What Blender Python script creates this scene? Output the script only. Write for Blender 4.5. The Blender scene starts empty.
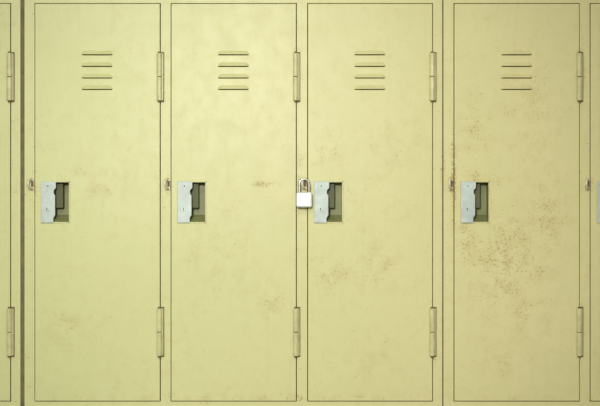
import bpy, bmesh, math
from mathutils import Vector, Matrix
S=0.0022; ZC=1.423
def X(p): return (p-300)*S
def Z(p): return ZC-(p-203)*S
sc=bpy.context.scene
sc.view_settings.view_transform='Standard'
col=sc.collection

# ---------------------------------------------------------------- materials
def base_mat(name,color,rough=0.5,metal=0.0,var=0.06,vscale=6,bump=0.0,bscale=150,emit=None):
    m=bpy.data.materials.new(name); m.use_nodes=True
    nt=m.node_tree; b=nt.nodes['Principled BSDF']
    geo=nt.nodes.new('ShaderNodeNewGeometry')
    n=nt.nodes.new('ShaderNodeTexNoise'); n.inputs['Scale'].default_value=vscale; n.inputs['Detail'].default_value=4
    nt.links.new(geo.outputs['Position'],n.inputs['Vector'])
    r=nt.nodes.new('ShaderNodeValToRGB')
    r.color_ramp.elements[0].position=0.3; r.color_ramp.elements[1].position=0.7
    r.color_ramp.elements[0].color=[c*(1-var) for c in color]+[1]
    r.color_ramp.elements[1].color=[min(1,c*(1+var)) for c in color]+[1]
    nt.links.new(n.outputs['Fac'],r.inputs['Fac']); nt.links.new(r.outputs['Color'],b.inputs['Base Color'])
    b.inputs['Roughness'].default_value=rough; b.inputs['Metallic'].default_value=metal
    if bump>0:
        n2=nt.nodes.new('ShaderNodeTexNoise'); n2.inputs['Scale'].default_value=bscale
        nt.links.new(geo.outputs['Position'],n2.inputs['Vector'])
        bp=nt.nodes.new('ShaderNodeBump'); bp.inputs['Strength'].default_value=bump; bp.inputs['Distance'].default_value=0.002
        nt.links.new(n2.outputs['Fac'],bp.inputs['Height']); nt.links.new(bp.outputs['Normal'],b.inputs['Normal'])
    if emit:
        b.inputs['Emission Color'].default_value=(*emit[0],1); b.inputs['Emission Strength'].default_value=emit[1]
    return m

PAINT=(0.640,0.612,0.312)
# rust / wear patches: (px,py,rx,ry,amount) on the locker fronts
PATCH=[(505,258,54,66,1.3),(480,183,36,14,1.25),(545,215,28,48,1.15),(454,175,4,55,2.5),(530,310,35,35,.85),(465,240,9,50,1.3),
       (265,184,18,3.5,2.2),(330,150,20,25,.8),(330,275,26,24,1.1),(375,268,30,24,.95),(100,190,32,30,.75),(70,330,40,30,.7),(75,175,18,10,.9),
       (220,250,45,50,.55),(308,195,5,16,1.6),(35,200,3,30,1.2),(296,330,5,32,1.3),(160,330,5,32,1.3),(433,330,5,32,1.3),(270,300,18,20,.8),
       (581,330,5,34,1.4),(581,78,5,32,1.4),(433,78,5,28,1.0),(296,78,5,28,1.0),(400,150,30,30,.55),(530,100,40,60,.7),(475,130,20,40,.9),
       (443,170,3,40,1.5),(300,398,300,5,.9),(170,190,4,14,1.2),(591,184,5,14,1.4),(345,190,22,5,1.0),(300,186,4,60,.9),(500,360,45,25,.65),(120,375,40,20,.5),(370,360,45,25,.5)]
def paint_mat():
    m=bpy.data.materials.new('locker_paint'); m.use_nodes=True
    nt=m.node_tree; L=nt.links; N=nt.nodes; b=N['Principled BSDF']
    geo=N.new('ShaderNodeNewGeometry')
    def noise(scale,detail=4,rough=.5,vec=None):
        n=N.new('ShaderNodeTexNoise'); n.inputs['Scale'].default_value=scale; n.inputs['Detail'].default_value=detail
        n.inputs['Roughness'].default_value=rough
        L.new(vec or geo.outputs['Position'],n.inputs['Vector']); return n.outputs['Fac']
    def math_(op,a,c=None,clamp=False):
        n=N.new('ShaderNodeMath'); n.operation=op; n.use_clamp=clamp
        for i,v in enumerate((a,c)):
            if v is None: continue
            if isinstance(v,(int,float)): n.inputs[i].default_value=v
            else: L.new(v,n.inputs[i])
        return n.outputs[0]
    def rng(v,a,c,o0=0,o1=1):
        n=N.new('ShaderNodeMapRange'); n.inputs[1].default_value=a; n.inputs[2].default_value=c
        n.inputs[3].default_value=o0; n.inputs[4].default_value=o1; L.new(v,n.inputs[0]); return n.outputs[0]
    mask=None
    for (px,py,rx,ry,am) in PATCH:
        mp=N.new('ShaderNodeVectorMath'); mp.operation='SUBTRACT'; L.new(geo.outputs['Position'],mp.inputs[0])
        mp.inputs[1].default_value=(X(px),0,Z(py))
        ms=N.new('ShaderNodeVectorMath'); ms.operation='MULTIPLY'; L.new(mp.outputs[0],ms.inputs[0])
        ms.inputs[1].default_value=(1/(rx*S),0,1/(ry*S))
        ln=N.new('ShaderNodeVectorMath'); ln.operation='LENGTH'; L.new(ms.outputs[0],ln.inputs[0])
        v=rng(ln.outputs['Value'],1.25,0.2,0,am)
        mask=v if mask is None else math_('MAXIMUM',mask,v)
    mask=math_('ADD',mask,0.16)
    # fine specks
    sp=noise(200,3,.55); big=noise(28,4,.6); mid=noise(9,3,.5)
    th=math_('SUBTRACT',0.735,math_('MULTIPLY',mask,0.10))
    th=math_('SUBTRACT',th,math_('MULTIPLY',rng(big,.42,.68),0.09))
    speck=math_('MULTIPLY',math_('SUBTRACT',sp,th),22,True)
    speck=math_('MULTIPLY',speck,0.55,True)
    # soft brown stain
    stain=math_('MULTIPLY',rng(big,.44,.70),math_('MULTIPLY',mask,0.34),True)
    # base colour
    tone=rng(noise(2.2,3),.3,.7)
    mx=N.new('ShaderNodeMix'); mx.data_type='RGBA'
    mx.inputs[6].default_value=(PAINT[0]*.95,PAINT[1]*.965,PAINT[2]*.93,1); mx.inputs[7].default_value=(PAINT[0]*1.03,PAINT[1]*1.02,PAINT[2]*1.06,1)
    L.new(tone,mx.inputs[0])
    # colour drifts from greener on the left to warmer on the right
    sx=N.new('ShaderNodeSeparateXYZ'); L.new(geo.outputs['Position'],sx.inputs[0])
    tint=N.new('ShaderNodeMix'); tint.data_type='RGBA'; tint.inputs[6].default_value=(.95,1,.96,1); tint.inputs[7].default_value=(1.0,.965,.95,1)
    L.new(rng(sx.outputs[0],X(60),X(520)),tint.inputs[0])
    mu=N.new('ShaderNodeMix'); mu.data_type='RGBA'; mu.blend_type='MULTIPLY'; mu.inputs[0].default_value=1
    L.new(mx.outputs[2],mu.inputs[6]); L.new(tint.outputs[2],mu.inputs[7])
    # mottled grime
    m15=N.new('ShaderNodeMix'); m15.data_type='RGBA'; L.new(mu.outputs[2],m15.inputs[6]); m15.inputs[7].default_value=(PAINT[0]*.88,PAINT[1]*.85,PAINT[2]*.72,1)
    L.new(math_('MULTIPLY',rng(noise(45,5,.7),.50,.76),rng(mid,.35,.65,.15,1)),m15.inputs[0])
    # vertical streaks (water marks)
    st=N.new('ShaderNodeVectorMath'); st.operation='MULTIPLY'; L.new(geo.outputs['Position'],st.inputs[0]); st.inputs[1].default_value=(60,60,4)
    m17=N.new('ShaderNodeMix'); m17.data_type='RGBA'; L.new(m15.outputs[2],m17.inputs[6]); m17.inputs[7].default_value=(PAINT[0]*.88,PAINT[1]*.865,PAINT[2]*.78,1)
    L.new(rng(noise(1,4,.6,st.outputs[0]),.54,.8,0,.45),m17.inputs[0])
    m2=N.new('ShaderNodeMix'); m2.data_type='RGBA'; L.new(m17.outputs[2],m2.inputs[6]); m2.inputs[7].default_value=(.45,.33,.12,1); L.new(stain,m2.inputs[0])
    m3=N.new('ShaderNodeMix'); m3.data_type='RGBA'; L.new(m2.outputs[2],m3.inputs[6]); m3.inputs[7].default_value=(.34,.20,.06,1); L.new(speck,m3.inputs[0])
    L.new(m3.outputs[2],b.inputs['Base Color'])
    L.new(rng(big,.3,.7,.40,.48),b.inputs['Roughness'])
    b.inputs['Specular IOR Level'].default_value=.42
    bp=N.new('ShaderNodeBump'); bp.inputs['Strength'].default_value=.05; bp.inputs['Distance'].default_value=.004
    L.new(noise(9,2),bp.inputs['Height']); L.new(bp.outputs['Normal'],b.inputs['Normal'])
    return m
M_P=paint_mat()
M_IN=base_mat('locker_inside_paint',(.10,.105,.04),.6)  # dark latch block colour paints in the shaded centre of the recess
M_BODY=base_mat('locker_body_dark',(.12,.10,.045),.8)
M_SEAM=base_mat('filler_strip_brown',(.16,.125,.06),.7,0,.2,60)  # shade of the open gaps, given as a colour
M_PAN=base_mat('recess_pan_paint',(.215,.23,.09),.5,0,.15,30)  # darkened so the recess shade sits in the pan colour
M_ST=base_mat('handle_zinc',(.47,.53,.50),.5,.12,.12,60)
M_DK=base_mat('keyhole_dark',(.05,.05,.04),.5)
M_HG=base_mat('hinge_paint',(.56,.53,.28),.38,0,.14,60)
M_RUST_SHADE=base_mat('hinge_pin_rust',(.17,.12,.05),.7,.2,.3,150)  # rust for pins and hasps; also stands in for hinge notch shade
M_HASP=base_mat('hasp_brass',(.66,.60,.42),.4,.15,.2,200)
M_LOCK=base_mat('padlock_satin',(.80,.81,.82),.38,.25,.08,40)
M_SHK=base_mat('shackle_steel',(.50,.50,.46),.28,.85,.05,60)
M_CYL=base_mat('lock_cylinder_dull',(.48,.52,.48),.5,.3,.05,60)

# ---------------------------------------------------------------- helpers
def finish(bm,name,mat,parent=None,bevel=0,smooth=False,segs=2):
    me=bpy.data.meshes.new(name); bmesh.ops.recalc_face_normals(bm,faces=bm.faces); bm.to_mesh(me); bm.free()
    o=bpy.data.objects.new(name,me); col.objects.link(o); me.materials.append(mat)
    if parent:
        o.parent=parent; o.matrix_parent_inverse=Matrix.Translation(-parent.location)
    if bevel:
        md=o.modifiers.new('bevel','BEVEL'); md.width=bevel; md.segments=segs; md.limit_method='ANGLE'; md.angle_limit=math.radians(40); md.use_clamp_overlap=False
    if smooth:
        for p in me.polygons: p.use_smooth=True
    return o
def addbox(bm,x0,x1,y0,y1,z0,z1):
    v=[bm.verts.new(p) for p in ((x0,y0,z0),(x1,y0,z0),(x1,y1,z0),(x0,y1,z0),(x0,y0,z1),(x1,y0,z1),(x1,y1,z1),(x0,y1,z1))]
    for f in ((0,1,2,3),(4,5,6,7),(0,1,5,4),(1,2,6,5),(2,3,7,6),(3,0,4,7)): bm.faces.new([v[i] for i in f])
def box(name,x0,x1,y0,y1,z0,z1,mat,parent=None,bevel=0):
    bm=bmesh.new(); addbox(bm,x0,x1,y0,y1,z0,z1); return finish(bm,name,mat,parent,bevel)
def addcyl(bm,c,r,h,axis='Z',n=24):
    rot={'Z':Matrix(),'Y':Matrix.Rotation(math.pi/2,4,'X'),'X':Matrix.Rotation(math.pi/2,4,'Y')}[axis]
    bmesh.ops.create_cone(bm,cap_ends=True,segments=n,radius1=r,radius2=r,depth=h,matrix=Matrix.Translation(c)@rot)
def empty(name,loc):
    e=bpy.data.objects.new(name,None); e.location=loc; e.empty_display_size=.1; col.objects.link(e); return e
def tube(name,pts,r,mat,parent,closed=False):
    cu=bpy.data.curves.new(name,'CURVE'); cu.dimensions='3D'; sp=cu.splines.new('POLY'); sp.points.add(len(pts)-1)
    for i,p in enumerate(pts): sp.points[i].co=(*p,1)
    sp.use_cyclic_u=closed; cu.bevel_depth=r; cu.bevel_resolution=5; cu.use_fill_caps=True
    t=bpy.data.objects.new(name+'_c',cu); col.objects.link(t); bpy.context.view_layer.update()
    me=bpy.data.meshes.new_from_object(t); bpy.data.objects.remove(t)
    o=bpy.data.objects.new(name,me); col.objects.link(o); me.materials.clear(); me.materials.append(mat)
    for p in me.polygons: p.use_smooth=True
    if parent: o.parent=parent; o.matrix_parent_inverse=Matrix.Translation(-parent.location)
    return o

def door(par,tag,xl,xr,zt,zb,zoff):
    """sheet steel door with cut louvre slots and handle opening. pixels xl..xr; zoff shifts the standard door"""
    g=lambda py: Z(py)+zoff
    cx=(xl+xr)/2-.3
    hx0,hx1=xl+6.2,xl+35
    vents=[(cx-15,cx+15,py,py+1.25) for py in (53.9,65.5,77.1,88.5)]
    holes=[(X(a),X(b_),g(d),g(c)) for a,b_,c,d in vents]+[(X(hx0),X(hx1),g(223),g(181.3))]
    xs=sorted(set([X(xl),X(xr)]+[h[0] for h in holes]+[h[1] for h in holes]))
    zs=sorted(set([zt,zb]+[h[2] for h in holes]+[h[3] for h in holes]))
    T=.016
    bm=bmesh.new(); vs={}
    def V(i,j):
        if (i,j) not in vs: vs[(i,j)]=bm.verts.new((xs[i],0,zs[j]))
        return vs[(i,j)]
    for i in range(len(xs)-1):
        for j in range(len(zs)-1):
            mx=(xs[i]+xs[i+1])/2; mz=(zs[j]+zs[j+1])/2
            if any(h[0]<mx<h[1] and h[2]<mz<h[3] for h in holes): continue
            bm.faces.new([V(i,j),V(i+1,j),V(i+1,j+1),V(i,j+1)])
    r=bmesh.ops.extrude_face_region(bm,geom=bm.faces[:]+bm.edges[:]+bm.verts[:])
    for v in r['geom']:
        if isinstance(v,bmesh.types.BMVert): v.co.y=T
    finish(bm,'door_panel_'+tag,M_P,par,.0011,segs=3)
    # louvre hoods
    bm=bmesh.new()
    for a,b_,c,d in vents:
        n=20; rows=[]
        for k in range(n+1):
            t=k/n; e=min(t,1-t)*2; am=min(1,(e*5))**.5 if e>0 else 0
            x=X(a-.6)+(X(b_+.6)-X(a-.6))*t
            zt2=g(c-3.2*am-.05); zb2=g(c+.55)
            dp=.0048*am
            rows.append([bm.verts.new(p) for p in ((x,-.0001,zt2),(x,-dp*.3,zt2*.65+zb2*.35),(x,-dp*.95,zt2*.2+zb2*.8),(x,-dp,zb2),(x,-dp*.85,zb2-.0002),(x,.0004,zb2+.0004))])
        for k in range(n):
            for q in range(5): bm.faces.new([rows[k][q],rows[k+1][q],rows[k+1][q+1],rows[k][q+1]])
    finish(bm,'louvre_vents_'+tag,M_P,par,0,True)
    # recessed handle pan
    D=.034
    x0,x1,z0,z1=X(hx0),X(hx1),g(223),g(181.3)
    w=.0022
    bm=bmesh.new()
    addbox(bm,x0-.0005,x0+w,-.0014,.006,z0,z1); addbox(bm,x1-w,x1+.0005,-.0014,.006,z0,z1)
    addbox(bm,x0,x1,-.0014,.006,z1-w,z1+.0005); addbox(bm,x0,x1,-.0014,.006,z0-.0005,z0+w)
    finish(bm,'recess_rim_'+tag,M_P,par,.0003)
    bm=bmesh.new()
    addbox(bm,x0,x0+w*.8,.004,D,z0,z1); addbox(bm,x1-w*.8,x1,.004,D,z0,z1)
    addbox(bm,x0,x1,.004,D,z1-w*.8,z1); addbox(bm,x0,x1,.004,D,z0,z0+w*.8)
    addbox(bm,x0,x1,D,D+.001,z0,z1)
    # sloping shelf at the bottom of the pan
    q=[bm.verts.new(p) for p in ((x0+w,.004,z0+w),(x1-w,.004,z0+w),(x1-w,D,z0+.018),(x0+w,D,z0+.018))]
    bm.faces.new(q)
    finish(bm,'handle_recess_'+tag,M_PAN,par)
    # latch block in the recess
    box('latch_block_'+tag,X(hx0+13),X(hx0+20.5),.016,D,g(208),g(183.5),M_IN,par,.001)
    # lift handle plate (silver) : outline in px relative to handle opening
    ox,oy=hx0,181
    out=[(.0,.4),(15,.4),(15,7),(12.8,9.5),(12.8,12.5),(14.2,14.5),(14.2,34),(12.4,37),(12.4,41.8),(.0,41.8)]
    bm=bmesh.new()
    f=bm.faces.new([bm.verts.new((X(ox+a),-.0042,g(oy+b_))) for a,b_ in out])
    r=bmesh.ops.extrude_face_region(bm,geom=[f])
    for v in r['geom']:
        if isinstance(v,bmesh.types.BMVert): v.co.y=.001
    # return flange going into the recess
    addbox(bm,X(ox+10.8),X(ox+12.3),-.001,.014,g(oy+37),g(oy+9))
    finish(bm,'lift_handle_'+tag,M_ST,par,.0009,segs=3)
    bm=bmesh.new(); addcyl(bm,(X(ox+6.2),-.0047,g(oy+28)),.0050,.002,'Y')
    finish(bm,'lock_cylinder_'+tag,M_CYL,par,.0004)
    bm=bmesh.new(); addbox(bm,X(ox+6.2)-.0009,X(ox+6.2)+.0009,-.0061,-.005,g(oy+28)-.0028,g(oy+28)+.0028)
    addcyl(bm,(X(ox+7),-.0044,g(oy+5)),.0015,.001,'Y',12)
    finish(bm,'keyhole_'+tag,M_DK,par)
    # hinges
    for k,(ya,yb) in enumerate(((53,101),(308,356))):
        hxp=xr-.3
        bm=bmesh.new()
        cuts=[ya,(ya+yb)/2,yb]
        for a,b_ in zip(cuts[:-1],cuts[1:]):
            addcyl(bm,(X(hxp),-.0030,(g(a+.35)+g(b_-.35))/2),.0060,(b_-a-.7)*S,'Z')
        finish(bm,f'hinge_knuckle_{tag}_{k+1}',M_HG,par,.0008)
        bm=bmesh.new(); addcyl(bm,(X(hxp),-.0030,(g(ya)+g(yb))/2),.0033,(yb-ya+2.4)*S,'Z',16)
        finish(bm,f'hinge_pin_{tag}_{k+1}',M_RUST_SHADE,par,0)
        # hinge leaf, and a dark strip painting the shaded notch behind it
        box(f'hinge_leaf_{tag}_{k+1}',X(hxp),X(hxp+3.8),-.0002,.0026,g(yb-.6),g(ya+.6),M_HG,par,.0005)
        box(f'hinge_notch_{tag}_{k+1}',X(xr+.2),X(hxp+4.6),.0020,.0036,g(yb+1),g(ya-1),M_RUST_SHADE,par,0)
    # hasp staple on the stile left of the door
    hx=X(xl-3.4); hz=g(183.8)
    pts=[]; a=math.radians(32)
    for k in range(17):
        t=-math.pi/2+math.pi*k/16
        d=.0135*math.cos(t); pts.append((hx-d*math.sin(a)*.75,.003-d-.002,hz+.0105*math.sin(t)))
    tube('hasp_staple_'+tag,pts,.0029,M_HASP,par)
    box('hasp_plate_'+tag,hx-.0040,hx+.0048,-.0010,.0038,hz-.014,hz+.010,M_HASP,par,.0009)
    box('hasp_bolt_slot_'+tag,hx-.0012,hx+.0040,-.0014,.0000,hz-.007,hz+.007,M_RUST_SHADE,par,.0004)
    bm=bmesh.new(); addcyl(bm,(hx+.001,-.0018,hz-.0110),.0022,.002,'Y',12); finish(bm,'hasp_rivet_'+tag,M_RUST_SHADE,par,.0004)

def locker(c0,c1,xl,xr):
    par=empty('locker',((X(c0)+X(c1))/2,0,0))
    F0,F1=.0034,.022; G=.80
    up_t,up_b=Z(3.7),Z(400.9); dz=-(409.5-3.6)*S
    lo_t,lo_b=up_t+dz,up_b+dz
    top=Z(-9)
    bm=bmesh.new()
    addbox(bm,X(c0),X(xl-G),F0,F1,.0,top); addbox(bm,X(xr+G),X(c1),F0,F1,.0,top)
    addbox(bm,X(xl-G),X(xr+G),F0,F1,up_t+G*S*1.1,top)
    addbox(bm,X(xl-G),X(xr+G),F0,F1,lo_t+G*S,up_b-G*S*1.1)
    addbox(bm,X(xl-G),X(xr+G),F0,F1,0.0,lo_b-G*S)
    finish(bm,'face_frame',M_P,par,.0)
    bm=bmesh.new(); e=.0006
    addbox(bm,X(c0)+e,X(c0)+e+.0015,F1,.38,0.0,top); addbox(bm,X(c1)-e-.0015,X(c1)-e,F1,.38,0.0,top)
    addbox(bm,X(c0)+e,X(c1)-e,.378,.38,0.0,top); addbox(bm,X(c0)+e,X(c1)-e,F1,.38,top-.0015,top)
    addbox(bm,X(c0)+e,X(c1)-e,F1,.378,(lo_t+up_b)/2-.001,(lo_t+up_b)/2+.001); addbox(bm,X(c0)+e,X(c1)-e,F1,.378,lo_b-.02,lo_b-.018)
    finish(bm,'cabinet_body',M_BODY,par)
    door(par,'upper',xl,xr,up_t,up_b,0)
    door(par,'lower',xl,xr,lo_t,lo_b,dz)
    return par

cols=[(24.2,165.5,35,159.8),(165.5,302,171.3,296),(302,442.3,308,432.3)]
made=[]
for off in (-422.3,0,419.5):
    for c in cols: made.append(locker(*[v+off for v in c]))
# brown strips added in the gaps between units, standing in for their shade
box('filler_strip',X(20.05),X(24.15),.0075,.020,0,Z(-9),M_SEAM,made[3])
box('filler_strip',X(442.35),X(443.65),.0055,.020,0,Z(-9),M_SEAM,made[6])

# ---------------------------------------------------------------- padlock
pl=empty('padlock',(X(304.3),-.011,Z(199)))
bm=bmesh.new(); addbox(bm,X(296.2),X(312),-.0225,-.0035,Z(207.3),Z(192.3)); finish(bm,'lock_body',M_LOCK,pl,.0042,segs=5)
pts=[(X(299.4),-.0128,Z(194))]
for k in range(17):
    t=math.pi-math.pi*k/16; pts.append((X(304.2)+4.8*S*math.cos(t),-.0128,Z(184.3)+5.2*S*math.sin(t)))
pts.append((X(309),-.0128,Z(194)))
tube('shackle',pts,.0027,M_SHK,pl)
bm=bmesh.new(); addcyl(bm,(X(304.2),-.013,Z(207.3)),.0045,.0016,'Z'); finish(bm,'key_plug',M_SHK,pl,.0003)
bm=bmesh.new()
for q in (299.4,309): addcyl(bm,(X(q),-.0128,Z(192.3)),.0042,.0016,'Z')
finish(bm,'shackle_collars',M_SHK,pl,.0003)

# ---------------------------------------------------------------- room
M_W=base_mat('wall_plaster',(.62,.60,.52),.8,0,.04,3,.1)
M_F=base_mat('floor_vinyl',(.42,.39,.31),.4,0,.12,12)
M_C=base_mat('ceiling_board',(.82,.82,.78),.85,0,.03,3)
CH=3.1
box('floor',-4,4,-5,.5,-.08,0,M_F); box('ceiling',-4,4,-5,.5,CH,CH+.08,M_C)
box('wall_back',-4,4,.4,.5,0,CH,M_W)
box('baseboard_back',-4,4,.385,.4,0,.1,M_C)
M_T=base_mat('tube_diffuser',(.95,.95,.9),.5,emit=((1,.99,.9),3.0))
for lx,ly,pw in ((-.35,-2.3,22),(-2.6,-2.3,5),(1.9,-2.3,5),(-.35,-4.2,14)):
    e=empty('ceiling_light',(lx,ly,CH))
    box('housing',lx-.65,lx+.65,ly-.16,ly+.16,CH-.05,CH,M_C,e,.004)
    box('diffuser',lx-.62,lx+.62,ly-.13,ly+.13,CH-.07,CH-.05,M_T,e,.004)
    ld=bpy.data.lights.new('lamp','AREA'); ld.shape='RECTANGLE'; ld.size=1.2; ld.size_y=.25; ld.energy=pw; ld.color=(1,1,.9)
    lo=bpy.data.objects.new('lamp',ld); lo.location=(0,0,-.08); lo.parent=e; col.objects.link(lo)
# added soft spot above the camera, for a bright centre and falloff
sd=bpy.data.lights.new('flash_lamp','SPOT'); sd.energy=222; sd.spot_size=math.radians(45); sd.spot_blend=1; sd.shadow_soft_size=.14; sd.color=(1,1,.93)
so=bpy.data.objects.new('flash_lamp',sd); so.location=(-.35,-2.85,2.0); col.objects.link(so)
so.rotation_euler=(Vector((-.06,0,1.39))-so.location).to_track_quat('-Z','Y').to_euler()
w=bpy.data.worlds.new('world'); sc.world=w; w.use_nodes=True
w.node_tree.nodes['Background'].inputs[0].default_value=(1,1,.93,1); w.node_tree.nodes['Background'].inputs[1].default_value=.37

cam=bpy.data.cameras.new('camera'); co=bpy.data.objects.new('camera',cam); col.objects.link(co)
Dst=2.7; cam.sensor_width=36; cam.lens=36*Dst/(600*S); co.location=(0,-Dst,ZC); co.rotation_euler=(math.pi/2,0,0)
sc.camera=co
